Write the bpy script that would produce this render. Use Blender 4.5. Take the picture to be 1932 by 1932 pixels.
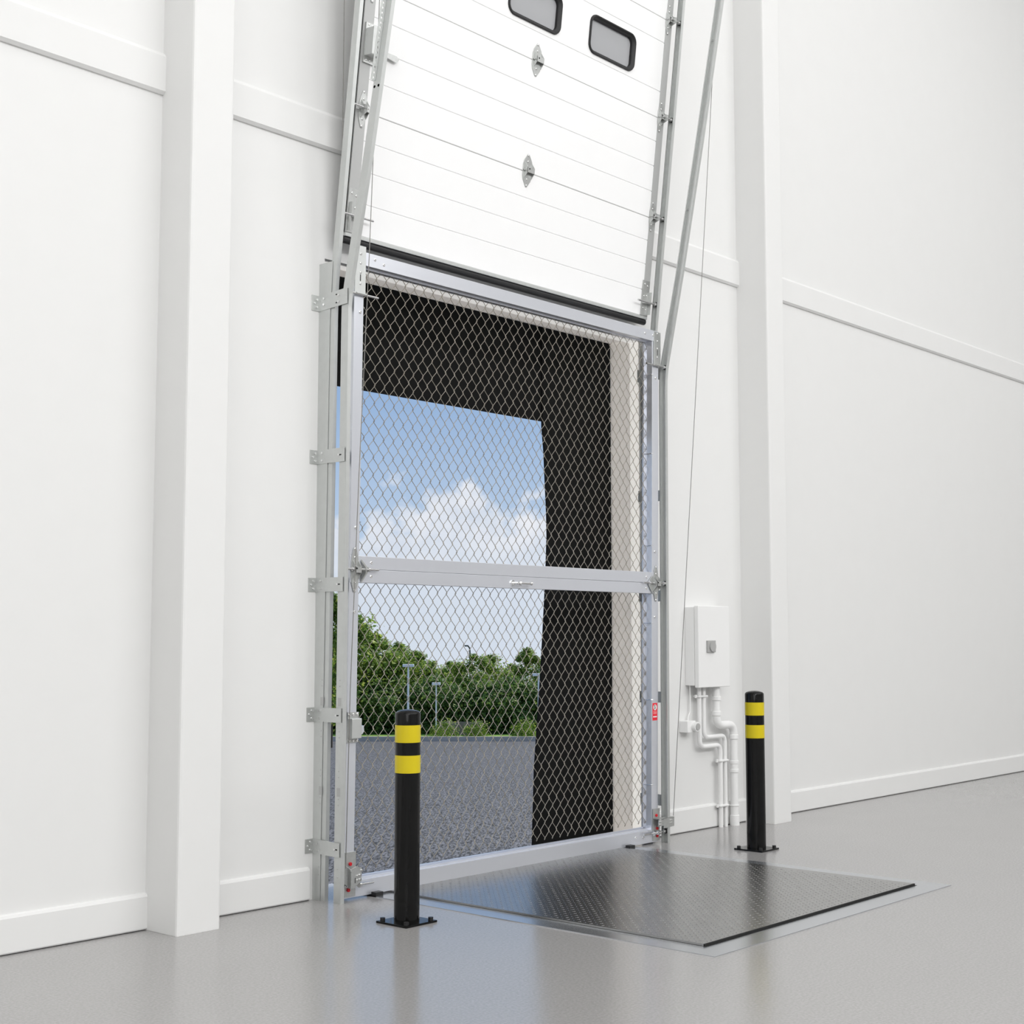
import bpy, bmesh, math, random
from mathutils import Vector, Matrix, noise
D = bpy.data
for o in list(D.objects): D.objects.remove(o)
SC = bpy.context.scene
COL = SC.collection

# ------------------------------------------------------------------ camera
YAW, PITCH = math.radians(41.5), math.radians(4.955)
cam = D.cameras.new('camera'); cam.lens = 50; cam.sensor_width = 36; cam.sensor_height = 36
cam.clip_start = .05; cam.clip_end = 1000
co = D.objects.new('camera', cam); COL.objects.link(co); SC.camera = co
co.location = (0, 0, 1.35)
fw = Vector((math.cos(YAW)*math.cos(PITCH), math.sin(YAW)*math.cos(PITCH), math.sin(PITCH)))
co.rotation_euler = fw.to_track_quat('-Z', 'Y').to_euler()
SC.view_settings.view_transform = 'Standard'
SC.view_settings.look = 'None'
SC.view_settings.exposure = 0.0
SC.view_settings.gamma = 1.0
SC.view_settings.use_curve_mapping = False

# ------------------------------------------------------------------ world: blue sky with cumulus
W = D.worlds.new('sky'); SC.world = W; W.use_nodes = True
nt = W.node_tree; nt.nodes.clear(); N = nt.nodes.new; L = nt.links.new
def math_node(op, a=None, b=None, c=None, clamp=False, tree=None):
    t = tree or nt
    n = t.nodes.new('ShaderNodeMath'); n.operation = op; n.use_clamp = clamp
    for i, v in enumerate((a, b, c)):
        if v is None: continue
        if isinstance(v, (int, float)): n.inputs[i].default_value = v
        else: t.links.new(v, n.inputs[i])
    return n.outputs[0]
def mix_col(fac, a, b, tree=None, blend='MIX'):
    t = tree or nt
    n = t.nodes.new('ShaderNodeMix'); n.data_type = 'RGBA'; n.blend_type = blend
    for i, v in ((0, fac), (6, a), (7, b)):
        if isinstance(v, (int, float)): n.inputs[i].default_value = v
        elif isinstance(v, tuple): n.inputs[i].default_value = (*v, 1)
        else: t.links.new(v, n.inputs[i])
    return n.outputs[2]
tc = N('ShaderNodeTexCoord'); sx = N('ShaderNodeSeparateXYZ'); L(tc.outputs['Generated'], sx.inputs[0])
h = sx.outputs['Z']
def wnoise(scale, detail, off):
    mp = N('ShaderNodeMapping'); mp.inputs['Location'].default_value = off; mp.inputs['Scale'].default_value = (1, 1, 1.3)
    L(tc.outputs['Generated'], mp.inputs[0])
    n = N('ShaderNodeTexNoise'); n.inputs['Scale'].default_value = scale; n.inputs['Detail'].default_value = detail; n.inputs['Roughness'].default_value = .55
    L(mp.outputs[0], n.inputs['Vector']); return n.outputs['Fac']
n1 = wnoise(13, 2, (.35, .1, 0)); n2 = wnoise(60, 6, (.2, .7, .3)); n3 = wnoise(30, 4, (.5, .5, .9))
edge = math_node('ADD', math_node('MULTIPLY_ADD', n1, .16, .015), math_node('MULTIPLY_ADD', n2, .05, -.025))
cm = math_node('MULTIPLY', math_node('SUBTRACT', edge, h), 80, clamp=True)
blue = mix_col(math_node('MULTIPLY', h, 5.5, clamp=True), (.60, .72, .86), (.28, .43, .68))
cloud = mix_col(math_node('MULTIPLY_ADD', n3, 2.2, -.6, clamp=True), (.60, .68, .80), (.84, .86, .91))
cloud = mix_col(math_node('MULTIPLY_ADD', h, -18, 1.35, clamp=True), cloud, (.66, .73, .83))
skyc = mix_col(cm, blue, cloud)
bg = N('ShaderNodeBackground'); bg.inputs[1].default_value = 1.0; L(skyc, bg.inputs[0])
wo = N('ShaderNodeOutputWorld'); L(bg.outputs[0], wo.inputs[0])

sun = D.lights.new('sun', 'SUN'); sun.energy = 5.2; sun.angle = math.radians(3); sun.color = (1, .96, .88)
so = D.objects.new('sun', sun); COL.objects.link(so); so.location = (0, 0, 30)
so.rotation_euler = Vector((-.72, -.03, -.66)).to_track_quat('-Z', 'Y').to_euler()

def area(name, loc, target, size, energy, color=(1, 1, 1)):
    a = D.lights.new(name, 'AREA'); a.shape = 'RECTANGLE'; a.size, a.size_y = size; a.energy = energy; a.color = color
    o = D.objects.new(name, a); COL.objects.link(o); o.location = loc
    o.rotation_euler = (Vector(target)-Vector(loc)).to_track_quat('-Z', 'Y').to_euler()
    return o
# unseen area lights: high ones under the hall ceiling, one added fill at left
area('hall_area_light', (5.5, -8.8, 9.0), (6.8, 5.7, -1.5), (23, 3.2), 1440)
area('hall_area_light', (-6.6, -2.5, 5.0), (7.0, 5.0, 1.5), (9, 5), 250)  # added side fill from the left, well below the ceiling
area('hall_area_light', (7.0, -1.5, 9.8), (7.0, -1.0, 0), (26, 6), 600)
area('hall_area_light', (6.0, 2.8, 9.85), (6.0, 3.2, 0), (16, 1.0), 120)

# ------------------------------------------------------------------ materials
def mat(name, col, rough=.5, metal=0.0, spec=.5, var=0.0, vscale=6, bump=0.0, bscale=200, coat=0.0, rvar=0.0, vstretch=(1, 1, 1)):
    m = D.materials.new(name); m.use_nodes = True; t = m.node_tree; b = t.nodes['Principled BSDF']
    b.inputs['Base Color'].default_value = (*col, 1); b.inputs['Roughness'].default_value = rough
    b.inputs['Metallic'].default_value = metal; b.inputs['Specular IOR Level'].default_value = spec
    b.inputs['Coat Weight'].default_value = coat; b.inputs['Coat Roughness'].default_value = .04
    c = t.nodes.new('ShaderNodeTexCoord'); mp = t.nodes.new('ShaderNodeMapping'); mp.inputs['Scale'].default_value = vstretch
    t.links.new(c.outputs['Object'], mp.inputs[0])
    n = t.nodes.new('ShaderNodeTexNoise'); n.inputs['Scale'].default_value = vscale; n.inputs['Detail'].default_value = 4
    t.links.new(mp.outputs[0], n.inputs['Vector'])
    v = max(var, .012)
    t.links.new(mix_col(n.outputs['Fac'], tuple(x*(1-v) for x in col), tuple(min(1, x*(1+v)) for x in col), t), b.inputs['Base Color'])
    if rvar: t.links.new(math_node('MULTIPLY_ADD', n.outputs['Fac'], rvar, rough-rvar/2, tree=t), b.inputs['Roughness'])
    if bump:
        n2 = t.nodes.new('ShaderNodeTexNoise'); n2.inputs['Scale'].default_value = bscale; n2.inputs['Detail'].default_value = 3
        t.links.new(mp.outputs[0], n2.inputs['Vector'])
        bp = t.nodes.new('ShaderNodeBump'); bp.inputs['Strength'].default_value = bump; bp.inputs['Distance'].default_value = .002
        t.links.new(n2.outputs['Fac'], bp.inputs['Height']); t.links.new(bp.outputs[0], b.inputs['Normal'])
    return m
M_wall = mat('white_wall_paint', (.80, .80, .792), .55, spec=.3)
def cloth(name, c, f):
    m = D.materials.new(name); m.use_nodes = True; t = m.node_tree; t.nodes.clear()
    a = t.nodes.new('ShaderNodeBsdfDiffuse'); a.inputs[0].default_value = (*c, 1)
    b = t.nodes.new('ShaderNodeBsdfTranslucent'); b.inputs[0].default_value = (*c, 1)
    x = t.nodes.new('ShaderNodeMixShader'); x.inputs[0].default_value = f; o = t.nodes.new('ShaderNodeOutputMaterial')
    t.links.new(a.outputs[0], x.inputs[1]); t.links.new(b.outputs[0], x.inputs[2]); t.links.new(x.outputs[0], o.inputs[0]); return m
M_cloth = cloth('shelter_cloth', (.86, .84, .825), .5); M_reveal = cloth('translucent_reveal', (.95, .94, .93), .62)  # the second passes more sun, to brighten the wall reveal
M_curtain = mat('black_curtain_rubber', (.007, .007, .007), .75, spec=.12)
M_galv = mat('galvanised_steel', (.62, .635, .625), .42, metal=.62, var=.05, vscale=25)
M_galvd = mat('galvanised_plate', (.56, .57, .56), .34, metal=.75, var=.12, vscale=70)
M_alu = mat('anodised_aluminium', (.80, .82, .88), .28, metal=.66, var=.03, vscale=40, vstretch=(1, 1, 30))
M_chrome = mat('polished_steel', (.78, .78, .78), .14, metal=1)
M_rod = mat('steel_rod', (.62, .62, .62), .25, metal=1)
M_wire = mat('galvanised_wire', (.36, .33, .28), .45, metal=.55)
M_door = mat('white_door_panel', (.93, .93, .93), .45, spec=.3)
M_stile = mat('grey_end_cap', (.50, .505, .50), .5, metal=.3)
M_rubber = mat('black_rubber', (.012, .012, .013), .5)
M_dark = mat('dark_gap', (.01, .01, .01), .8)
M_pane = mat('window_pane', (.42, .425, .44), .12, spec=.6)
M_black = mat('gloss_black_paint', (.006, .006, .006), .09, spec=.22)
M_yellow = mat('yellow_band', (.66, .53, .014), .22, spec=.3)
M_red = mat('red_rubber', (.62, .01, .02), .5)
M_redsign = mat('red_sticker', (.82, .03, .05), .45)
M_white = mat('white_plastic', (.86, .86, .855), .35, spec=.4)
M_ink = mat('black_ink', (.02, .025, .03), .5)
M_faint = mat('pink_print', (.88, .42, .42), .5)
M_greyp = mat('grey_plastic', (.42, .42, .415), .45)
M_cable = mat('steel_cable', (.27, .265, .25), .5, metal=.5)
M_border = mat('brushed_steel_border', (.56, .58, .61), .22, metal=.85, var=.03)

def floor_mat():
    m = mat('polished_concrete', (.385, .376, .370), .17, spec=.45, var=.035, vscale=1.3, rvar=.05)
    t = m.node_tree; b = t.nodes['Principled BSDF']
    c = t.nodes.new('ShaderNodeTexCoord')
    mp = t.nodes.new('ShaderNodeMapping'); mp.inputs['Rotation'].default_value = (0, 0, .7); mp.inputs['Scale'].default_value = (18, 70, 1)
    t.links.new(c.outputs['Object'], mp.inputs[0])
    n = t.nodes.new('ShaderNodeTexNoise'); n.inputs['Scale'].default_value = 1.0; n.inputs['Detail'].default_value = 5; t.links.new(mp.outputs[0], n.inputs['Vector'])
    n2 = t.nodes.new('ShaderNodeTexNoise'); n2.inputs['Scale'].default_value = 55; n2.inputs['Detail'].default_value = 2; t.links.new(c.outputs['Object'], n2.inputs['Vector'])
    n3 = t.nodes.new('ShaderNodeTexNoise'); n3.inputs['Scale'].default_value = 90; n3.inputs['Detail'].default_value = 4; t.links.new(c.outputs['Object'], n3.inputs['Vector'])
    old = b.inputs['Base Color'].links[0].from_socket
    t.links.new(mix_col(math_node('MULTIPLY_ADD', n3.outputs['Fac'], 3.0, -1.0, clamp=True, tree=t), old, (.315, .308, .303), t), b.inputs['Base Color'])
    bp = t.nodes.new('ShaderNodeBump'); bp.inputs['Strength'].default_value = .16; bp.inputs['Distance'].default_value = .002
    t.links.new(math_node('ADD', n.outputs['Fac'], n2.outputs['Fac'], tree=t), bp.inputs['Height']); t.links.new(bp.outputs[0], b.inputs['Normal'])
    return m
M_floor = floor_mat()
M_deck = mat('tread_plate_steel', (.37, .368, .364), .27, metal=1, var=.06, vscale=9, bump=.08, bscale=60)

M_tread = mat('tread_lozenge_steel', (.40, .395, .39), .27, metal=1, var=.04)
def speckle_mat(name, dark, light, scale, rough, stretch=1.0, spec=.3):
    m = D.materials.new(name); m.use_nodes = True; t = m.node_tree; b = t.nodes['Principled BSDF']
    b.inputs['Roughness'].default_value = rough; b.inputs['Specular IOR Level'].default_value = spec
    c = t.nodes.new('ShaderNodeTexCoord')
    n = t.nodes.new('ShaderNodeTexNoise'); n.inputs['Scale'].default_value = scale; n.inputs['Detail'].default_value = 3; n.inputs['Roughness'].default_value = .7
    m1 = t.nodes.new('ShaderNodeMapping'); m1.inputs['Rotation'].default_value = (0, 0, -YAW); t.links.new(c.outputs['Object'], m1.inputs[0])
    m2 = t.nodes.new('ShaderNodeMapping'); m2.inputs['Scale'].default_value = (stretch, 1, 1); t.links.new(m1.outputs[0], m2.inputs[0])
    t.links.new(m2.outputs[0], n.inputs['Vector'])
    f = math_node('MULTIPLY_ADD', n.outputs['Fac'], 4.2, -1.6, clamp=True, tree=t)
    t.links.new(mix_col(f, dark, light, t), b.inputs['Base Color'])
    bp = t.nodes.new('ShaderNodeBump'); bp.inputs['Strength'].default_value = .5; bp.inputs['Distance'].default_value = .02
    t.links.new(n.outputs['Fac'], bp.inputs['Height']); t.links.new(bp.outputs[0], b.inputs['Normal'])
    return m
M_asphalt = speckle_mat('coarse_asphalt', (.003, .0035, .006), (.15, .15, .165), 26, .85, .16, spec=.25)
M_grass = speckle_mat('lawn_grass', (.06, .13, .015), (.22, .36, .06), 3, .9)
M_kerb = mat('kerb_stone', (.5, .45, .41), .9, var=.3, vscale=2)
M_stone = mat('rubble_wall', (.30, .24, .19), .9, var=.4, vscale=2)
def leaf_mat(name, a, b_, c_):
    m = D.materials.new(name); m.use_nodes = True; t = m.node_tree; b = t.nodes['Principled BSDF']
    b.inputs['Roughness'].default_value = .6; b.inputs['Specular IOR Level'].default_value = .25
    c = t.nodes.new('ShaderNodeTexCoord'); n = t.nodes.new('ShaderNodeTexNoise'); n.inputs['Scale'].default_value = 2.6; n.inputs['Detail'].default_value = 5
    t.links.new(c.outputs['Object'], n.inputs['Vector'])
    g = t.nodes.new('ShaderNodeNewGeometry')
    f = math_node('MULTIPLY_ADD', n.outputs['Fac'], 2.6, -.8, clamp=True, tree=t)
    c1 = mix_col(f, a, b_, t)
    r = math_node('POWER', g.outputs['Random Per Island'], 5, tree=t)
    cc = mix_col(r, c1, c_, t)
    t.links.new(cc, b.inputs['Base Color'])
    tr = t.nodes.new('ShaderNodeBsdfTranslucent'); t.links.new(cc, tr.inputs[0])
    x = t.nodes.new('ShaderNodeMixShader'); x.inputs[0].default_value = .45
    t.links.new(b.outputs[0], x.inputs[1]); t.links.new(tr.outputs[0], x.inputs[2]); t.links.new(x.outputs[0], t.nodes['Material Output'].inputs[0])
    return m
M_leaf = leaf_mat('tree_leaves', (.06, .13, .025), (.24, .37, .055), (.62, .68, .14))
M_leafd = leaf_mat('bush_leaves', (.035, .08, .025), (.13, .24, .055), (.42, .54, .11))
M_bark = mat('bark', (.07, .055, .04), .9)
M_lampw = mat('lamp_post_paint', (.88, .90, .90), .5)
M_lampd = mat('dark_lamp_paint', (.05, .05, .06), .5)
M_bldg = mat('pale_building_wall', (.62, .58, .52), .8)

# ------------------------------------------------------------------ mesh builder
class MB:
    def __init__(s): s.bm = bmesh.new(); s.cuts = []
    def box(s, x0, x1, y0, y1, z0, z1):
        s.cuts.append(len(s.bm.verts))
        v = [s.bm.verts.new(p) for p in ((x0,y0,z0),(x1,y0,z0),(x1,y1,z0),(x0,y1,z0),(x0,y0,z1),(x1,y0,z1),(x1,y1,z1),(x0,y1,z1))]
        for f in ((3,2,1,0),(4,5,6,7),(0,1,5,4),(1,2,6,5),(2,3,7,6),(3,0,4,7)): s.bm.faces.new([v[i] for i in f])
        return s
    def loft(s, rings, caps=True, close=True):
        s.cuts.append(len(s.bm.verts))
        R = [[s.bm.verts.new(p) for p in r] for r in rings]
        n = len(R[0])
        for a, b in zip(R, R[1:]):
            for i in range(n if close else n-1):
                j = (i+1) % n; s.bm.faces.new((a[i], a[j], b[j], b[i]))
        if caps: s.bm.faces.new(R[0][::-1]); s.bm.faces.new(R[-1])
        return s
    def cyl(s, p0, p1, r, n=16, r1=None):
        p0, p1 = Vector(p0), Vector(p1); d = (p1-p0).normalized()
        u = d.orthogonal().normalized(); w = d.cross(u); r1 = r if r1 is None else r1
        ring = lambda c, q: [c+(u*math.cos(2*math.pi*i/n)+w*math.sin(2*math.pi*i/n))*q for i in range(n)]
        return s.loft([ring(p0, r), ring(p1, r1)])
    def lathe(s, c, prof, n=32):          # profile (r, z), axis +Z
        c = Vector(c)
        return s.loft([[c+Vector((r*math.cos(2*math.pi*i/n), r*math.sin(2*math.pi*i/n), z)) for i in range(n)] for r, z in prof])
    def tube(s, pts, r, n=12, caps=True):
        pts = [Vector(p) for p in pts]; rings = []; u = None
        for i, p in enumerate(pts):
            t = (pts[min(i+1, len(pts)-1)]-pts[max(i-1, 0)]).normalized()
            u = (t.orthogonal() if u is None else (u-t*u.dot(t))).normalized(); w = t.cross(u)
            rings.append([p+(u*math.cos(2*math.pi*k/n)+w*math.sin(2*math.pi*k/n))*r for k in range(n)])
        return s.loft(rings, caps)
    def prism(s, poly, axis, a0, a1):     # polygon in the other two axes
        def P(p, a):
            return {'x': (a, p[0], p[1]), 'y': (p[0], a, p[1]), 'z': (p[0], p[1], a)}[axis]
        return s.loft([[P(p, a0) for p in poly], [P(p, a1) for p in poly]])
    def screw(s, x, y, z, r=.007):        # round head facing -Y
        R = lambda q, yy: [(x+q*math.cos(2*math.pi*i/10), yy, z+q*math.sin(2*math.pi*i/10)) for i in range(10)]
        return s.loft([R(r, y+.001), R(r, y-.002), R(r*.8, y-.0032), R(r*.55, y-.0034), R(r*.5, y-.0015)])
    def split(s, name, m, parent, **kw):      # every primitive becomes a part of its own
        s.bm.verts.index_update(); vs = [v.co.copy() for v in s.bm.verts]; fs = [[v.index for v in f.verts] for f in s.bm.faces]
        cuts = s.cuts+[len(vs)]; outp = []
        for a, c in zip(cuts, cuts[1:]):
            b = MB(); nv = [b.bm.verts.new(q) for q in vs[a:c]]
            for f in fs:
                if a <= f[0] < c: b.bm.faces.new([nv[i-a] for i in f])
            outp.append(b.build(name, m, parent, **kw))
        return outp
    def build(s, name, m, parent=None, bev=0, smooth=False, off=None, kind=None):
        bmesh.ops.recalc_face_normals(s.bm, faces=s.bm.faces)
        if off is not None: bmesh.ops.translate(s.bm, verts=s.bm.verts, vec=-Vector(off))
        me = D.meshes.new(name); s.bm.to_mesh(me); s.bm.free(); me.materials.append(m)
        o = D.objects.new(name, me); COL.objects.link(o)
        if parent is not None: o.parent = parent
        if smooth:
            for p in me.polygons: p.use_smooth = True
            md = o.modifiers.new('n', 'EDGE_SPLIT'); md.split_angle = math.radians(38)
        if bev:
            md = o.modifiers.new('b', 'BEVEL'); md.width = bev; md.segments = 2; md.limit_method = 'ANGLE'
        if kind: o['kind'] = kind
        return o
def tag(o, label=None, cat=None, group=None, kind=None):
    for k, v in (('label', label), ('category', cat), ('group', group), ('kind', kind)):
        if v: o[k] = v
    return o
def empty(name, loc, label, cat, group=None, rot=(0, 0, 0)):
    o = D.objects.new(name, None); COL.objects.link(o); o.location = loc; o.rotation_euler = rot; o.empty_display_size = .1
    return tag(o, label, cat, group)
def struct(o): o['kind'] = 'structure'; return o
def copy_tree(o, parent=None):
    c = o.copy(); COL.objects.link(c)
    if parent is not None: c.parent = parent
    for ch in [q for q in D.objects if q.parent == o]: copy_tree(ch, c)
    return c

WY = 5.70                                  # inner face of the dock wall
X0, X1 = 4.93, 7.80                        # opening
ZT = 3.36
# ------------------------------------------------------------------ building shell
b = MB()
b.box(-7, X0, WY, WY+.04, 0, 10); b.box(X1, 24, WY, WY+.04, 0, 10); b.box(X0, X1, WY, WY+.04, ZT, 10)
struct(b.build('wall_front', M_wall))
struct(MB().box(-7.2, -7, -12, WY+.12, 0, 10).build('wall_left', M_wall))
struct(MB().box(24, 24.2, -12, WY+.12, 0, 10).build('wall_right', M_wall))
struct(MB().box(-7.2, 24.2, -12.2, -12, 0, 10).build('wall_back', M_wall))
struct(MB().box(-7.2, 24.2, -12.2, WY+.12, 10, 10.2).build('ceiling', M_wall))
struct(MB().box(-7.2, 24.2, -12.2, WY+.28, -.3, 0).build('floor', M_floor))
# outer dock face below the floor edge
struct(MB().box(-7.2, 24.2, WY+.28, WY+.34, -1.35, -.02).build('wall_dock_face', M_kerb))
PL = [(3.889, 4.13, 5.452), (8.993, 9.228, 5.440)]
for i, (a, c, y) in enumerate(PL):
    struct(MB().box(a, c, y, WY+.035, -.01, 10).build('wall_pillar_%d' % (i+1), M_wall, bev=.012))
spans = [(-7, PL[0][0]), (PL[0][1], 4.862), (7.83, PL[1][0]), (PL[1][1], 24)]
for i, (a, c) in enumerate(spans):
    bb = MB().prism([(WY, .004), (5.684, .004), (5.680, .010), (5.680, .152), (5.686, .163), (WY, .168)], 'x', a, c)
    struct(bb.build('baseboard_%d' % (i+1), M_wall))
    struct(MB().box(a, c, 5.69, WY, 0, .004).build('trim_%d' % (i+5), M_dark))
    e0 = a-.0; e1 = c
    if i == 1: e1 = PL[1][0]
    if i == 2: continue
    z0, z1 = 3.955, 4.16
    bb = MB().prism([(WY, z0), (5.690, z0), (5.676, z0+.014), (5.676, z1-.02), (5.690, z1), (WY, z1)], 'x', e0, e1)
    struct(bb.build('trim_%d' % (i+1), M_wall))

# ------------------------------------------------------------------ dock shelter outside the opening
sh = empty('dock_shelter', (6.36, 5.98, 0), 'dock shelter outside the opening, grey sides with black rubber curtains', 'dock shelter')
O = sh.location
for xa in (X1, X0-.004):
    MB().box(xa, xa+.004, WY+.12, 5.985, -.02, ZT+.02).build('side_cloth', M_cloth, sh, off=O)
    MB().box(xa, xa+.004, WY+.041, WY+.119, 0, ZT).build('side_reveal', M_reveal, sh, off=O)  # wall reveal, built as a translucent sheet so outside sun brightens it
MB().box(X0, X1, WY+.12, 5.985, ZT+.02, ZT+.024).build('top_cloth', M_cloth, sh, off=O)
MB().box(X0, X1, WY+.041, WY+.119, ZT, ZT+.004).build('top_reveal', M_reveal, sh, off=O)  # lintel underside, likewise made translucent to let sunlight through
inner = [(7.077, 2.72), (7.098, 2.55), (7.108, 2.387), (7.124, 2.15), (7.128, 2.0), (7.112, 1.7), (7.083, 1.345), (7.051, 1.0), (6.997, .5), (6.975, .0), (6.97, -.1)]
MB().prism([(X1+.3, ZT+.4), (7.07, ZT+.4)]+inner+[(X1+.3, -.1)], 'y', 5.992, 6.005).build('side_curtain', M_curtain, sh, off=O)
MB().prism([(X0-.3, ZT+.4), (5.16, ZT+.4), (5.15, 2), (5.10, 1), (5.12, -.1), (X0-.3, -.1)], 'y', 5.992, 6.005).build('side_curtain', M_curtain, sh, off=O)
MB().box(X0-.1, 7.09, 6.006, 6.016, 2.755, ZT+.4).build('top_curtain', M_curtain, sh, off=O)

# ------------------------------------------------------------------ dock leveller in the floor
dl = empty('dock_leveller', (6.3, 4.7, 0), 'dark steel dock leveller plate with diamond tread set in the grey floor', 'dock leveller')
O = dl.location
b = MB(); z = .0035
b.box(5.151, 5.283, 3.418, 5.62, 0, z); b.box(7.317, 7.455, 3.418, 5.62, 0, z); b.box(5.283, 7.317, 3.418, 3.548, 0, z)
b.build('border_frame', M_border, dl, off=O)
MB().box(5.283, 7.317, 3.548, 5.98, 0, .0022).build('gap_seal', M_dark, dl, off=O)
MB().box(5.287, 7.313, 3.566, 5.978, .0023, .013).build('deck_plate', M_deck, dl, off=O)
MB().box(5.287, 7.313, 3.560, 3.5655, .0023, .0128).build('front_lip', M_dark, dl, off=O)
b = MB(); p = .0345; k = 0
nx, ny = int(2.0/p), int(2.0/p)
for j in range(ny):
    for i in range(nx):
        cx, cy = 5.31+i*p, 3.585+j*p
        a = math.radians(45 if (i+j) % 2 else -45); ca, sa = math.cos(a), math.sin(a)
        pts = [(-.0095, 0, 0), (0, -.0036, 0), (.0095, 0, 0), (0, .0036, 0), (-.004, 0, .0014), (.004, 0, .0014)]
        v = [b.bm.verts.new((cx+x*ca-y*sa, cy+x*sa+y*ca, .0128+zz)) for x, y, zz in pts]
        for f in ((0, 1, 5, 4), (1, 2, 5), (2, 3, 4, 5), (3, 0, 4)): b.bm.faces.new([v[q] for q in f])
b.build('tread_pattern', M_tread, dl, off=O)

# ------------------------------------------------------------------ tracks (C sections swept in the YZ plane)
def sweep_c(b, X, s, path, half, fl, t=.0022, lip=.006):
    # s=+1: opens towards +X.  profile points (a: along s*X, n: along path normal towards the room)
    prof = [(0, -half), (fl, -half), (fl, -half+lip), (fl-t, -half+lip), (fl-t, -half+t), (t, -half+t),
            (t, half-t), (fl-t, half-t), (fl-t, half-lip), (fl, half-lip), (fl, half), (0, half)]
    rings = []
    for i, (y, z) in enumerate(path):
        def dr(p, q): v = Vector((q[0]-p[0], q[1]-p[1])); return v.normalized()
        d0 = dr(path[max(i-1, 0)], path[max(i, 1)]); d1 = dr(path[min(i, len(path)-2)], path[min(i+1, len(path)-1)])
        d = (d0+d1).normalized(); nrm = Vector((-d.y, d.x))   # towards -Y for upward path
        rings.append([(X+s*a, y+nrm.x*n, z+nrm.y*n) for a, n in prof])
    b.loft(rings)
ZB = 3.12; KB = .188
def pathB():
    return [(5.513, 0), (5.508, 1.2), (5.502, 2.6), (5.500, 2.98), (5.4985, 3.06), (5.491, 3.13), (5.478, 3.20), (5.355, 3.77), (5.182, 4.65), (4.872, 6.3)]
def pathA():
    pts = [(5.629, 0), (5.614, 1.5), (5.601, 3.0)]
    for i in range(4):
        z = 3.05+i*.08; pts.append((5.600-.115*(i/3)*.5*(z-3.05), z))
    y, z = pts[-1]
    pts.append((y-.115*(6.3-z), 6.3)); return pts
PA, PB = pathA(), pathB()
def at(path, z):
    for (y0, z0), (y1, z1) in zip(path, path[1:]):
        if z <= z1: return y0+(y1-y0)*(z-z0)/(z1-z0)
    return path[-1][0]
TRK = {}
for side, X, s in (('left', 4.898, 1), ('right', 7.762, -1)):
    w = 'left' if s > 0 else 'right'
    # door track + mounting angle
    t = empty('door_track', (X, 5.63, 0), 'galvanised vertical door track on its wall angle, %s side of the opening' % w, 'track', 'door tracks')
    b = MB(); sweep_c(b, X, s, PA, .0215, .024); b.build('rail', M_galv, t, off=t.location)
    pl = [(WY, 0), (PA[0][0]+.012, 0), (at(PA, 1.5)+.012, 1.5), (at(PA, 3.0)+.012, 3.0), (at(PA, 3.32)+.012, 3.32), (WY, 3.32)]
    MB().prism(pl, 'x', X-s*.002, X-s*.0045).build('mounting_plate', M_galv, t, off=t.location)
    b = MB()
    for z in (1.09, 1.12, .86, .83, .66, .63, .52, .49, .17, .13):
        b.cyl((X-s*.004, at(PA, z)+.022, z), (X-s*.0058, at(PA, z)+.022, z), .0035, 8)
    for z in (.555, 1.01): b.box(X-s*.0046, X-s*.0056, at(PA, z)+.008, at(PA, z)+.032, z-.022, z+.022)
    b.split('punched_hole', M_stile, t, off=t.location)
    # screen track
    t2 = empty('screen_track', (X, 5.513, 0), 'galvanised screen gate track bending into the room above the gate, %s side' % w, 'track', 'screen gate tracks')
    b = MB(); sweep_c(b, X, s, PB, .0265, .024); b.build('rail', M_galv, t2, off=t2.location)
    b = MB()
    for z in (1.09, 1.12, .86, .83, .66, .63, .52, .49, .17, .13):
        b.cyl((X-s*.0, at(PB, z), z), (X-s*.0015, at(PB, z), z), .0035, 8)
    for z in (.555, 1.01): b.box(X, X-s*.001, at(PB, z)-.012, at(PB, z)+.012, z-.022, z+.022)
    b.split('punched_hole', M_stile, t2, off=t2.location)
    # perforated stiffener outside the bent part
    b = MB(); zz = 4.22; n = 82; st = .0252
    xa, xb = X-s*.001, X-s*.033
    def yy(z): return at(PB, z)+.012
    for (p, q) in ((xa, X-s*.0115), (X-s*.0225, xb)):
        b.loft([[(p, yy(z), z), (q, yy(z), z), (q, yy(z)+.003, z+.0005), (p, yy(z)+.003, z+.0005)] for z in (zz, zz+n*st)])
    for i in range(n+1):
        z = zz+i*st
        b.loft([[(X-s*.0115, yy(q), q), (X-s*.0225, yy(q), q), (X-s*.0225, yy(q)+.003, q), (X-s*.0115, yy(q)+.003, q)] for q in (z-.0068, z+.0068)])
    b.build('perforated_stiffener', M_galv, t2, off=t2.location)
    b = MB()
    for z in (4.19, 5.30):
        b.cyl((X, at(PB, z)-.015, z), (X+s*.008, at(PB, z)-.015, z), .008, 8); b.cyl((X, at(PB, z)+.015, z), (X+s*.008, at(PB, z)+.015, z), .008, 8)
    b.split('rivet', M_chrome, t2, smooth=True, off=t2.location)
    TRK[side] = (X, s)

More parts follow.
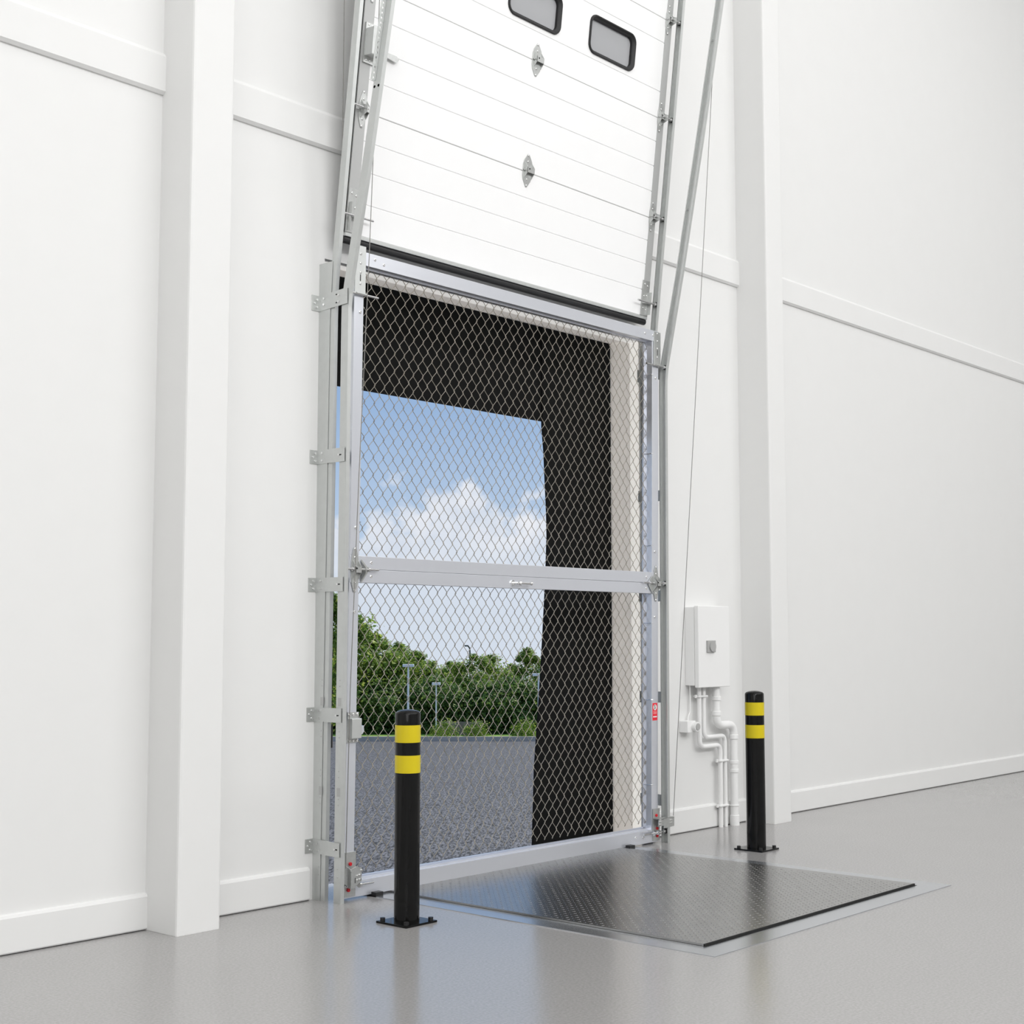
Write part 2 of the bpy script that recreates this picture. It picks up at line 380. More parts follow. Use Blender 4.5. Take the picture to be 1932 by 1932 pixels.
# wall brackets that tie both tracks to the wall
zs = [3.105, 2.283, 1.612, .942, .272]
nm = ['topmost', 'second from the top', 'middle', 'second from the floor', 'lowest']
for side in ('left', 'right'):
    X, s = TRK[side]
    for i, z in enumerate(zs):
        r = empty('wall_bracket', (X-s*.005, WY, z), 'galvanised wall bracket holding the %s tracks, %s' % (side, nm[i]), 'bracket', '%s track wall brackets' % side)
        O = r.location; hh = .0365 if i else .042; tl = .012 if i == 0 else (-.006 if i == 4 else 0)
        yf = at(PB, z)-.018; yb = 5.66
        xo = X-s*.0048
        if True:
            b = MB()
            yi = at(PA, z)+.026
            # wall flange
            b.box(min(xo, xo-s*.052), max(xo, xo-s*.052), WY-.004, WY-.0005, z-hh, z+hh)
            b.build('wall_flange', M_galvd, r, off=O, bev=.001)
            b = MB()
            q = [(WY-.004, z-hh), (WY-.004, z+hh), (yf, z+hh+tl), (yf, z-hh+tl)]
            b.prism(q, 'x', xo, xo-s*.003)
            b.build('arm', M_galv, r, off=O)
        b = MB()
        for dx, dz in ((.018, .02), (.018, -.02), (.034, 0)):
            b.cyl((xo-s*dx, WY-.003, z+dz), (xo-s*dx, WY-.008, z+dz), .006, 10)
        for dy, dz in (((.045, .016), (.045, -.016), (.16, .018), (.16, -.018)) if i == 0 else ((.045, .02), (.045, -.02), (.175, 0))):
            b.cyl((xo-s*.002, WY-dy, z+dz+tl*.5), (xo-s*.008, WY-dy, z+dz+tl*.5), .006, 10)
        b.split('bolt', M_chrome, r, off=O, smooth=True)
        b = MB()
        for dy, dz in (((.142, .022), (.142, -.022)) if i == 0 else ((.187, 0),)):
            b.box(min(xo-s*.003, xo-s*.0036), max(xo-s*.003, xo-s*.0036), WY-dy-.006, WY-dy+.006, z+dz+tl*.6-.003, z+dz+tl*.6+.003)
        b.split('slot', M_dark, r, off=O)
        if s < 0:
            MB().box(X-.045, X+.004, WY-.012, WY-.009, z-hh, z+hh).build('inner_flange', M_galvd, r, off=O)

# ------------------------------------------------------------------ hardware helpers (local space, facing -Y)
def roller_parts(parent, x_in, x_w, y, z, s, rw=.0165):
    # shaft runs from x_in to wheel at x_w; s=+1 wheel towards +X
    MB().cyl((x_in, y, z), (x_w, y, z), .0062, 12).build('shaft', M_rod, parent, smooth=True)
    b = MB(); b.cyl((x_w-s*.012, y, z), (x_w+s*.001, y, z), .0125, 16); b.build('hub', M_chrome, parent, smooth=True)
    b = MB(); b.cyl((x_w, y, z), (x_w+s*.012, y, z), rw, 24); b.build('wheel', M_rubber, parent, smooth=True, bev=.0015)
def hinge_leaf(parent, x, y, z, w=.042, hgt=.20, name='hinge'):
    # pointed leaves above and below a folded bridge
    b = MB(); t = .003
    b.prism([(x-w*.5, z-.035), (x-w*.5, z+.035), (x-w*.42, z+hgt*.30), (x-.007, z+hgt*.5), (x+.007, z+hgt*.5), (x+w*.42, z+hgt*.30), (x+w*.5, z+.035), (x+w*.5, z-.035),
             (x+w*.42, z-hgt*.30), (x+.007, z-hgt*.5), (x-.007, z-hgt*.5), (x-w*.42, z-hgt*.30)], 'y', y-t, y)
    o = b.build(name, M_galvd, parent, bev=.001)
    b = MB()
    b.prism([(y-t, z+.05), (y-.028, z+.016), (y-.028, z-.016), (y-t, z-.05)], 'x', x-w*.30, x-w*.30+.003)
    b.prism([(y-t, z+.05), (y-.028, z+.016), (y-.028, z-.016), (y-t, z-.05)], 'x', x+w*.42, x+w*.42+.003)
    b.box(x-w*.30, x+w*.42, y-.028, y-.025, z-.016, z+.016)
    b.cyl((x-w*.42, y-.012, z), (x+w*.55, y-.012, z), .006, 12)
    b.build('knuckle', M_galvd, o)
    b = MB()
    for dz in (hgt*.46, hgt*.27, -hgt*.27, -hgt*.46): b.screw(x, y-t, z+dz, .007)
    b.split('screw', M_chrome, o, smooth=True)
    b = MB(); b.cyl((x-.008, y-.0285, z+.006), (x-.008, y-.0295, z+.006), .005, 10); b.build('pin_hole', M_dark, o)
    return o

# ------------------------------------------------------------------ sectional door
KD = .115; AD = math.atan(KD)
door = empty('sectional_door', (6.345, 5.602, 3.47), 'raised white sectional overhead door with black-framed windows', 'door', rot=(AD, 0, 0))
cz = 1/math.cos(AD)
def V(z): return (z-3.47)*cz
HW = 1.362
joints = [3.497, 4.156, 4.830, 5.490, 6.15]
wins = [(-1.02, -.54), (-.26, .225), (.505, .985)]
wz0, wz1 = V(5.055), V(5.262)
def profile(z0, z1, grooves, end=.0015):
    # closed front/back outline in (y, v)
    p = [(.04, z0+end), (.003, z0+end), (0, z0+end+.003)]
    for g in grooves:
        p += [(0, g-.0042), (.0045, g-.0012), (.0045, g+.0012), (0, g+.0042)]
    p += [(0, z1-end-.003), (.003, z1-end), (.04, z1-end)]
    return p
for sx in (-1, 1):
    MB().box(min(sx*(HW+.0015), sx*(HW+.007)), max(sx*(HW+.0015), sx*(HW+.007)), .006, .042, V(3.50), V(6.14)).build('edge_seal', M_rubber, door)
for k in range(4):
    z0, z1 = V(joints[k]), V(joints[k+1])
    gz = {0: (3.670, 3.842, 4.002), 1: (4.333, 4.503, 4.669), 2: (5.004, 5.332), 3: (5.65, 5.82, 5.98)}[k]
    gs = [V(g) for g in gz]
    b = MB()
    if k != 2: b.prism(profile(z0, z1, gs), 'x', -HW+.001, HW-.001)
    else:
        a0, a1 = V(5.035)+.022, V(5.285)-.022
        b.prism(profile(z0, a0, gs[:1], 0), 'x', -HW+.001, HW-.001)
        b.prism(profile(a1, z1, gs[1:], 0), 'x', -HW+.001, HW-.001)
        xs = [-HW+.001]
        for wa, wb in wins: xs += [wa+.022, wb-.022]
        xs.append(HW-.001)
        for i in range(0, len(xs), 2): b.box(xs[i], xs[i+1], 0, .04, a0-.0035, a1+.0035)
    b.build('door_section', M_door, door)
    for sx in (-1, 1):
        xa, xb = (-HW-.001, -HW+.072) if sx < 0 else (HW-.066, HW+.001)
        MB().box(xa, xb, -.002, .042, z0+.001, z1-.001).build('end_cap', M_stile, door)
    if k: MB().box(-HW+.07, HW-.066, .002, .038, z0-.0025, z0+.0025).build('joint_seal', M_greyp, door)
def rrect(x0, x1, z0, z1, r, n=6):
    out = []
    for cx, cz_, a0 in ((x1-r, z1-r, 0), (x0+r, z1-r, 90), (x0+r, z0+r, 180), (x1-r, z0+r, 270)):
        for i in range(n+1):
            a = math.radians(a0+90*i/n); out.append((cx+r*math.cos(a), cz_+r*math.sin(a)))
    return out
for wa, wb in wins:
    y = []
    def ring(inset, r, yy_): return [(p[0], yy_, p[1]) for p in rrect(wa+inset, wb-inset, V(5.035)+inset, V(5.285)-inset, r)]
    b = MB()
    R = [ring(0, .062, -.0005), ring(.001, .062, -.008), ring(.004, .058, -.012), ring(.010, .052, -.012), ring(.018, .046, -.002), ring(.026, .040, .004), ring(.028, .040, .030)]
    R2 = [ring(.0225, .04, .030), ring(.0225, .04, -.0002)]
    b.loft(R+R2+[ring(0, .062, -.0005)], caps=False)
    wf = b.build('window_frame', M_rubber, door, smooth=True)
    MB().loft([ring(.020, .05, .022), ring(.020, .05, .026)]).build('window_pane', M_pane, wf)
# centre hinges, side hinges with rollers
for zj in (4.165, 4.837, 5.495):
    hinge_leaf(door, .035, -.0005, V(zj), .085, .20)
for zj in (4.165, 4.837, 5.495):
    for sx in (-1, 1):
        hx = sx*(HW-.045)
        hg = hinge_leaf(door, hx, -.0025, V(zj), .055, .20, 'roller_hinge')
        MB().prism([(-.004, V(zj)+.03), (-.06, V(zj)+.012), (-.06, V(zj)-.022), (-.004, V(zj)-.05)], 'x', hx+sx*.012, hx+sx*.016).build('roller_carrier', M_galvd, hg)
        roller_parts(hg, hx-sx*.01, (-1.431 if sx < 0 else 1.402), -.037, V(zj), sx)
for sx in (-1, 1):
    hx = sx*(HW-.04); z = V(3.60)
    b = MB(); b.box(hx-.042, hx+.036, -.006, -.002, V(3.50), V(3.735)); b.box(hx+sx*.030, hx+sx*.034, -.03, -.006, V(3.51), V(3.66))
    br = b.build('bottom_bracket', M_galvd, door, bev=.001)
    b = MB()
    for dx, dz in ((-.02, .11), (.01, .10), (-.02, .03), (.01, .035), (-.02, -.05), (.012, -.06)): b.screw(hx+dx, -.006, z+dz, .007)
    b.split('screw', M_chrome, br, smooth=True)
    MB().box(hx-.03, hx+.03, -.038, -.006, z-.022, z-.006).build('roller_carrier', M_galvd, br)
    roller_parts(br, hx-sx*.12, (-1.431 if sx < 0 else 1.402), -.037, z-.014, sx)
b = MB(); b.box(-HW, HW, -.004, .042, V(3.478), V(3.4975)); b.build('bottom_rail', M_galv, door, bev=.002)
b = MB(); n = 10
prof = [(.019+.020*math.cos(math.pi*2*i/n), V(3.462)+.021*math.sin(math.pi*2*i/n)) for i in range(n)]
b.prism(prof, 'x', -HW, HW-.004); b.build('bottom_seal', M_rubber, door, smooth=True)
# catch cover box on the left edge
zb = V(4.52)
b = MB(); b.box(-1.345, -1.255, -.07, -.002, zb-.075, zb+.075); lb = b.build('lock_cover', M_galv, door, bev=.004)
b = MB(); b.box(-1.35, -1.25, -.012, -.002, zb-.11, zb+.105)
b.build('lock_base', M_galvd, lb)
b = MB(); [b.screw(-1.33+i*.025, -.012, zb-.095, .006) for i in range(3)]; [b.screw(-1.33+i*.025, -.012, zb+.095, .006) for i in range(3)]; b.split('screw', M_chrome, lb, smooth=True)
MB().prism([(-1.26, zb-.035), (-1.12, zb-.05), (-1.10, zb-.03), (-1.12, zb-.015), (-1.26, zb-.015)], 'y', -.02, -.008).build('latch_bolt', M_galvd, lb)

# ------------------------------------------------------------------ chain link screen gate
AG = .012
gate = empty('screen_gate', (6.328, 5.535, 0), 'aluminium framed chain link screen gate closed across the dock opening', 'gate', rot=(AG, 0, 0))
GW = 1.366; PW = .066
def frame_bar_v(name, x0, x1, z0, z1, s):
    # hollow stile: front face, deeper body and rear lip that carries the mesh
    xi = x1 if s < 0 else x0
    b = MB(); b.box(x0, x1, 0, .045, z0, z1)
    if s < 0: b.box(x1-.004, x1+.014, .058, .072, z0, z1); b.box(x0+.01, x1-.004, .045, .072, z0, z1)
    else: b.box(x0-.014, x0+.004, .058, .072, z0, z1); b.box(x0+.004, x1-.01, .045, .072, z0, z1)
    return b.build(name, M_alu, gate, bev=.0015)
for (za, zb_) in ((.012, 1.624), (1.764, 3.306)):
    frame_bar_v('side_stile', -GW, -GW+PW, za, zb_, -1)
    frame_bar_v('side_stile', GW-PW-.006, GW-.002, za, zb_, 1)
def rail(name, z0, z1, lipdir):
    b = MB(); b.box(-GW+.001 if name != 'bottom_rail' else -GW+.001, GW-.003, -.002, .045, z0, z1)
    if lipdir > 0: b.box(-GW+PW, GW-PW, .018, .024, z1, z1+.010); b.box(-GW+PW, GW-PW, .058, .072, z0+.01, z1+.012)
    if lipdir < 0: b.box(-GW+PW, GW-PW, .045, .072, z0-.006, z1)
    o = b.build(name, M_alu, gate, bev=.0015); return o
rail('top_rail', 3.306, 3.378, -1)
rail('middle_rail', 1.695, 1.764, 0)
rail('middle_rail', 1.624, 1.6935, 0)
br = rail('bottom_rail', .012, .094, 1)
for fx in (-1.155, 1.035):
    MB().box(fx-.022, fx+.03, -.038, .03, .0, .024).build('rubber_foot', M_rubber, gate)
# rivets and screws on the rails
for x, z in ((-1.225, 3.35), (-1.16, 3.335), (1.21, 3.345), (1.30, 3.345), (-1.215, 1.73), (-1.215, 1.657), (1.23, 1.73), (1.23, 1.657), (-1.33, 1.91), (1.325, 1.90), (-1.33, 1.47), (1.325, 1.47),
             (1.12, .058), (1.20, .052), (-1.325, 3.05), (1.33, 3.06)):
    MB().screw(x, -.002, z, .0085).build('rivet', M_chrome, gate, smooth=True)
# chain link: each wire zigzags vertically and hooks its neighbours
def chain_link(x0, x1, z0, z1, y, zmin):
    w = .0362; P = .0965; hp = P/2; r = .0018
    nw = int(round((x1-x0)/w)); b = MB(); bm = b.bm; nseg = int((z1-z0)/hp)+1
    for i in range(nw+1):
        xc = x0+(i+.5)*w; par = i % 2
        pts = []; zz = z0; k = 0
        for k in range(nseg+1):
            sgn = 1 if (k+par) % 2 else -1
            z = z0+k*hp; xe = xc+sgn*(w*.5+.0030)
            sd = .0026*(1 if k % 2 else -1)
            pts += [(xe-sgn*.0042, y-sd, z-.0070), (xe, y-sd*.4, z-.0022), (xe, y+sd*.4, z+.0022), (xe-sgn*.0042, y+sd, z+.0070)]
        pts = [p for p in pts if zmin <= p[2] <= z1+.004]
        rings = []
        for j, p in enumerate(pts):
            p = Vector(p); t = (Vector(pts[min(j+1, len(pts)-1)])-Vector(pts[max(j-1, 0)])).normalized()
            u = Vector((0, 1, 0)); u = (u-t*u.dot(t)).normalized(); v = t.cross(u)
            rings.append([p+(u*math.cos(a)+v*math.sin(a))*r for a in (0, 1.2566, 2.5133, 3.7699, 5.0265)])
        b.loft(rings)
    o = b.build('chain_link_mesh', M_wire, gate)
    for pp in o.data.polygons: pp.use_smooth = True
    return o
chain_link(-1.3146, GW-PW+.002, .040, 1.632, .050, .097)
chain_link(-1.3091, GW-PW+.002, 1.7198, 3.309, .050, 1.757)
# side tension ties
for z in (3.08, 2.55, 1.94, 1.43, .93, .38):
    for sx in (-1, 1):
        xx = sx*(GW-PW)
        MB().tube([(xx+sx*.004, -.001, z), (xx-sx*.010, .004, z+.001), (xx-sx*.014, .030, z-.002), (xx-sx*.018, .055, z)], .0022, 8).build('wire_tie', M_chrome, gate, smooth=True)
# pull handle on the lower middle rail
b = MB(); hx0, hx1, hz = -.095, .055, 1.655
b.cyl((hx0+.02, -.034, hz), (hx1-.015, -.034, hz), .0062, 14)
for x in (hx0+.022, hx1-.015): b.cyl((x, -.001, hz), (x, -.034, hz), .0085, 12)
b.cyl((hx0, -.001, hz), (hx0, -.010, hz), .017, 18); b.cyl((hx0+.03, -.030, hz), (hx0+.042, -.036, hz), .012, 14); b.cyl((hx1-.025, -.033, hz), (hx1-.012, -.035, hz), .011, 14)
b.build('pull_handle', M_chrome, gate, smooth=True)
# middle roller hinges
for sx in (-1, 1):
    hx = sx*(GW-.033)
    hg = hinge_leaf(gate, hx, -.0025, 1.69, .052, .235, 'roller_hinge')
    b = MB(); b.prism([(-.004, 1.74), (-.045, 1.70), (-.045, 1.675), (-.004, 1.625)], 'x', hx-sx*.045, hx-sx*.041)
    b.prism([(hx-sx*.041, 1.745), (hx-sx*.085, 1.705), (hx-sx*.085, 1.675), (hx-sx*.041, 1.62)], 'y', -.010, -.006)
    b.build('roller_carrier', M_galvd, hg)
    b = MB(); b.cyl((hx-sx*.09, -.018, 1.693), (hx-sx*.078, -.018, 1.693), .012, 12); b.cyl((hx-sx*.05, -.018, 1.693), (hx+sx*.03, -.018, 1.693), .0095, 12); b.split('sleeve', M_chrome, hg, smooth=True)
    roller_parts(hg, hx-sx*.155, (-1.414 if sx < 0 else 1.414), -.018, 1.693, sx)
# top plates and top rollers
for sx in (-1, 1):
    x0 = -GW-.004 if sx < 0 else GW-.062
    b = MB(); b.box(x0, x0+.075, -.008, -.002, 3.15, 3.405 if sx < 0 else 3.372); b.box(x0, x0+.075, -.026, -.008, 3.142, 3.149)
    tp = b.build('top_plate', M_galv if sx < 0 else M_galvd, gate, bev=.001)
    b = MB()
    for dz in (3.36, 3.31, 3.26, 3.20): b.screw(x0+.038, -.008, dz, .007)
    b.split('screw', M_chrome, tp, smooth=True)
    b = MB(); b.box(x0+.034, x0+.040, -.0086, -.008, 3.215, 3.25); b.split('slot', M_dark, tp)
    roller_parts(tp, sx*(GW-.155), (-1.414 if sx < 0 else 1.414), -.016, 3.142, sx)
# bottom latch hardware
for sx in (-1, 1):
    x0 = -GW-.002 if sx < 0 else GW-.067
    b = MB(); b.box(x0, x0+.075, -.008, -.0025, .02, .245 if sx < 0 else .225)
    lp = b.build('bottom_plate', M_galvd, gate, bev=.001)
    zz = (.185, .055) if sx < 0 else (.182, .098, .050)
    for i, z in enumerate(zz):
        MB().cyl((x0+.034+(.0 if i == 0 else .01*sx), -.008, z), (x0+.034+(.0 if i == 0 else .01*sx), -.015, z), .0092, 16).build('red_button', M_red, lp, smooth=True)
    b = MB()
    if sx < 0:
        b.box(x0-.014, x0+.006, -.072, -.050, .075, .160)
        b.prism([(-1.372, .075), (-1.372, .165), (-1.33, .178), (-1.296, .168), (-1.296, .10), (-1.33, .082)], 'y', -.056, -.051)
        b.prism([(-.051, .075), (-.051, .168), (-.008, .185), (-.008, .09)], 'x', -1.372, -1.368)
    else:
        b.box(1.300, 1.36, -.052, -.048, .118, .158)
        b.prism([(1.36, .10), (1.36, .165), (1.475, .165), (1.475, .105)], 'y', -.052, -.048)
        b.box(1.30, 1.475, -.052, -.012, .162, .166)
    lk = b.build('latch_bracket', M_galvd, lp)
    b = MB()
    if sx < 0:
        for dx, dz in ((.045, .130), (.062, .132), (.062, .110), (.045, .108), (.072, .155)): b.cyl((x0+dx, -.056, dz), (x0+dx, -.062, dz), .006, 10)
    else:
        for dx, dz in ((.002, .13), (.015, .13), (.002, .148), (.015, .148), (.12, .148), (.135, .148), (.12, .13), (.135, .13)): b.cyl((1.31+dx, -.052, dz), (1.31+dx, -.057, dz), .0045, 10)
    b.split('bolt', M_chrome, lk, smooth=True)
    if sx < 0: MB().box(-1.342, -1.338, -.0568, -.056, .095, .122).split('slot', M_dark, lk)
    zr = .077 if sx < 0 else .074
    b = MB(); b.cyl((sx*(GW-.02), -.030, zr), (sx*(GW-.045), -.030, zr), .013, 14); b.cyl((sx*(GW-.075), -.030, zr), (sx*(GW-.088), -.030, zr), .014, 14)
    b.split('sleeve', M_chrome, lp, smooth=True)
    roller_parts(lp, sx*(GW-.185), (-1.414 if sx < 0 else 1.414), -.022, zr, sx)
# safety catch box on the left stile
b = MB(); b.box(-1.366, -1.298, -.042, -.002, .822, .925); gb = b.build('catch_cover', M_galv, gate, bev=.004)
b = MB(); b.box(-1.368, -1.292, -.010, -.003, .80, .955); b.build('catch_base', M_galvd, gb)
b = MB(); [b.screw(x, -.012, z, .007) for x, z in ((-1.358, .942), (-1.33, .944), (-1.303, .945), (-1.358, .811), (-1.33, .810), (-1.303, .811))]; b.split('screw', M_chrome, gb, smooth=True)
MB().prism([(-1.30, .845), (-1.275, .84), (-1.262, .855), (-1.266, .885), (-1.30, .88)], 'y', -.02, -.006).build('catch_tongue', M_alu, gb)
# red warning sticker on the right stile
x0 = 1.303
sg = MB().box(x0, x0+.052, -.0012, -.0002, .795, .908).build('warning_sticker', M_redsign, gate); sg['label'] = 'red warning sticker with round white symbol'
MB().cyl((x0+.026, -.0012, .880), (x0+.026, -.0017, .880), .0185, 24).build('white_disc', M_white, sg)
b = MB(); b.prism([(x0+.018, .890), (x0+.023, .896), (x0+.030, .893), (x0+.026, .886), (x0+.031, .876), (x0+.024, .866), (x0+.019, .872), (x0+.023, .880)], 'y', -.0019, -.0022); b.build('symbol', M_ink, sg)
b = MB()
for zz, wd in ((.8545, .040), (.8480, .034), (.8435, .040), (.839, .036)): b.box(x0+.026-wd/2, x0+.026+wd/2, -.0016, -.0012, zz-.0012, zz+.0012)
b.build('printed_lines', M_faint, sg)
MB().box(x0+.005, x0+.047, -.0016, -.0012, .815, .8225).build('white_bar', M_white, sg)

# ------------------------------------------------------------------ lifting cables
def cable(pts, r, label):
    o = MB().tube([Vector(p)-Vector(pts[0]) for p in pts], r, 8).build('lifting_cable', M_cable, smooth=True)
    o.location = pts[0]; return tag(o, label, 'cable', 'lifting cables')
cable([(7.80, 5.486, .170), (7.80, 5.02, 6.25)], .0022, 'thin steel cable slanting up past the right tracks beside the white control box')
cable([(4.945, 5.503, .17), (4.94, 5.475, 1.08), (4.935, 5.42, 2.16), (4.935, 5.356, 3.32), (4.93, 5.289, 4.67), (4.93, 5.21, 6.2)], .0021, 'thin steel cable running up the left stile of the screen gate')
cable([(4.95, 5.59, 3.90), (4.95, 5.585, 6.2)], .0022, 'thin dark cable hanging behind the upper left door track')

# ------------------------------------------------------------------ bollards
def bollard(loc, label):
    r = empty('bollard', loc, label, 'bollard', 'striped safety bollards')
    R = .0605
    def seg(z0, z1, rr): return [(rr, z0), (rr, z1)]
    MB().lathe((0, 0, 0), [(R, .010), (R, .70)]+[], 48).build('post', M_black, r, smooth=True)
    MB().lathe((0, 0, 0), [(R, .782), (R, .843)], 48).build('post_band', M_black, r, smooth=True)
    for z0, z1 in ((.70, .782), (.843, .924)):
        MB().lathe((0, 0, 0), [(R-.001, z0-.001), (R+.0012, z0), (R+.0012, z1), (R-.001, z1+.001)], 48).build('yellow_band', M_yellow, r, smooth=True)
    MB().lathe((0, 0, 0), [(R, .924), (R, .978), (R-.002, .982), (R*.85, .989), (R*.6, .994), (R*.3, .997), (.001, .998)], 48).build('domed_cap', M_black, r, smooth=True)
    MB().box(-.102, .102, -.102, .102, 0, .010).build('base_plate', M_black, r, bev=.001)
    for x in (-.08, .08):
        for y in (-.08, .08):
            MB().cyl((x, y, .010), (x, y, .024), .012, 12).build('anchor_bolt', M_rubber, r, smooth=True)
    return r
bollard((4.803, 4.913, 0), 'black bollard with two yellow bands standing in front of the gate, left')
bollard((7.880, 4.905, 0), 'black bollard with two yellow bands near the white pipes, right')

# ------------------------------------------------------------------ control box, socket and pipes
cb = empty('control_box', (8.46, WY, 1.27), 'white wall-mounted electrical control box with a grey square knob', 'control box')
O = cb.location
MB().box(8.262, 8.655, 5.622, WY, 1.002, 1.548).build('back_box', M_white, cb, off=O, bev=.004)
MB().box(8.262, 8.655, 5.585, 5.620, .988, 1.556).build('cover', M_white, cb, off=O, bev=.005)
kp = MB().box(8.357, 8.455, 5.570, 5.586, 1.232, 1.314).build('knob_plate', M_greyp, cb, off=O, bev=.002)
MB().cyl((8.410, 5.571, 1.272), (8.410, 5.561, 1.272), .036, 28).build('knob', M_greyp, kp, off=O, smooth=True)
sk = empty('wall_socket', (8.21, WY, .72), 'small white socket box with round grey cap below the control box', 'socket')
O = sk.location
MB().box(8.185, 8.285, 5.63, WY, .682, .762).build('socket_box', M_white, sk, off=O, bev=.004)
MB().cyl((8.262, 5.63, .722), (8.262, 5.600, .722), .033, 24).build('outlet_ring', M_white, sk, off=O, smooth=True, bev=.003)
MB().cyl((8.262, 5.600, .722), (8.262, 5.594, .722), .024, 24).build('outlet_cap', M_greyp, sk, off=O, smooth=True)
def arc(pts, R=.05, n=7):
    pts = [Vector(p) for p in pts]; out = [pts[0]]
    for a, p, c in zip(pts, pts[1:], pts[2:]):
        d0, d1 = (a-p).normalized(), (c-p).normalized()
        s0, s1 = p+d0*R, p+d1*R
        for i in range(n+1):
            t = i/n; out.append(s0*(1-t)**2+p*2*t*(1-t)+s1*t*t)
    return out+[pts[-1]]
def pipe(name, pts, r, R, label, cat, group=None):
    o = MB().tube([Vector(p)-Vector(pts[0]) for p in arc(pts, R)], r, 16).build(name, M_white, smooth=True)
    o.location = pts[0]; return tag(o, label, cat, group)
pipe('cable_conduit', [(8.29, 5.68, 1.003), (8.29, 5.68, .82), (8.262, 5.68, .785), (8.262, 5.68, .761)], .0045, .01, 'thin white cable from control box to wall socket', 'cable')
pipe('drain_pipe', [(8.365, 5.655, 1.003), (8.365, 5.655, .575), (8.622, 5.655, .575), (8.622, 5.655, 0)], .0165, .05, 'slim white pipe stepping right below the control box, nearer the socket', 'pipe', 'slim white pipes')
pipe('drain_pipe', [(8.42, 5.655, 1.003), (8.42, 5.655, .638), (8.683, 5.655, .638), (8.683, 5.655, 0)], .0150, .05, 'slim white pipe stepping right between its twin and the thick pipe', 'pipe', 'slim white pipes')
wp = empty('waste_pipe', (8.78, 5.64, 0), 'thick white waste pipe with double bend leaving the control box', 'pipe')
O = wp.location
pts = arc([(8.555, 5.64, .988), (8.555, 5.64, .715), (8.775, 5.64, .715), (8.775, 5.64, 0)], .075, 9)
MB().tube(pts, .0285, 20).build('pipe_run', M_white, wp, off=O, smooth=True)
for x, z, hh in ((8.555, .905, .012), (8.555, .80, .014), (8.775, .625, .014), (8.775, .445, .010), (8.775, .385, .010), (8.775, .14, .003), (8.775, .035, .035)):
    MB().lathe((x, 5.64, z), [(.0285, -hh-.004), (.0345, -hh), (.0345, hh), (.0285, hh+.004)], 24).build('collar', M_white, wp, off=O, smooth=True)
MB().lathe((8.775, 5.64, .415), [(.031, -.03), (.031, .03)], 24).build('coupling', M_white, wp, off=O, smooth=True)
for x, z, k in ((8.39, .925, 'just under the control box'), (8.645, .465, 'under the pipe bends'), (8.645, .150, 'near the floor')):
    r = empty('pipe_clamp', (x, 5.655, z), 'small white pipe clamp across the two slim pipes, %s' % k, 'pipe clamp', 'pipe clamps')
    MB().box(-.062, .052, -.024, .024, -.007, .007).build('strap', M_white, r, bev=.004)
    MB().cyl((-.066, 0, -.010), (-.066, 0, .012), .009, 12).build('screw_boss', M_white, r, smooth=True)

# ------------------------------------------------------------------ outside yard
F2 = Vector((math.cos(YAW), math.sin(YAW), 0)); R2 = Vector((math.sin(YAW), -math.cos(YAW), 0))
def gz(s): return -1.3-.045*(s-7)
def out(s, l, dz=0): v = F2*s+R2*l; return Vector((v.x, v.y, gz(s)+dz))
def px2l(x, s): return (x-966)/2683.3*s
def slab(name, s0, s1, l0, l1, th, m, dz0=0, dz1=0, n=1):
    b = MB(); t = [out(s0, l0, dz0), out(s0, l1, dz0), out(s1, l1, dz1), out(s1, l0, dz1)]
    b.loft([[p-Vector((0, 0, th)) for p in t], t]); return b.build(name, m)
struct(slab('ground', 3.2, 82, -45, 45, .2, M_asphalt)).rotation_euler = (0, 0, 0)
kb = slab('kerb', 82, 82.5, -45, 45, .3, M_kerb, .26, .26); tag(kb, 'long grey kerb stone line at the far edge of the asphalt', 'kerb')
g = slab('grass_verge', 82.52, 112, -60, 60, .3, M_grass, .27, .7); tag(g, 'green grass verge behind the far kerb, under the trees', 'grass', kind='stuff')

def crown(seed, rx, rz, nleaf, leaf, lobes=9):
    rnd = random.Random(seed); b = MB(); bm = b.bm
    L_ = []
    for _ in range(lobes*3):
        t_ = rnd.uniform(-.85, .95); w_ = math.sqrt(max(.05, 1-max(t_, -.3)**2))*.8
        an = rnd.uniform(0, 6.28); q = rnd.random()**.5*w_
        L_.append((Vector((math.cos(an)*q*rx, math.sin(an)*q*rx, t_*rz)), rnd.uniform(.15, .36)*rx))
    L_.append((Vector((.05, 0, rz*1.0)), rx*.16)); L_ += [(Vector((0, 0, -rz*.6)), rx*.8)]*3; L_ += [(Vector((0, 0, 0)), rx*.85)]*4; L_ += [(Vector((0, 0, rz*.5)), rx*.6)]*2
    for i in range(nleaf):
        c, r = rnd.choice(L_)
        d = Vector((rnd.gauss(0, 1), rnd.gauss(0, 1), rnd.gauss(0, 1))).normalized()
        p = c+d*r*(rnd.random()**.35)*rnd.uniform(.85, 1.2)
        nrm = (d+Vector((rnd.uniform(-1, 1), rnd.uniform(-1, 1), rnd.uniform(-.4, 1.2)))*.8).normalized()
        u = nrm.orthogonal().normalized(); u.rotate(Matrix.Rotation(rnd.uniform(0, 6.28), 3, nrm)); w = nrm.cross(u)
        s = leaf*rnd.uniform(.6, 1.3)
        bm.faces.new([bm.verts.new(q) for q in (p-u*s, p-w*s*.6, p+u*s, p+w*s*.6)])
    return b
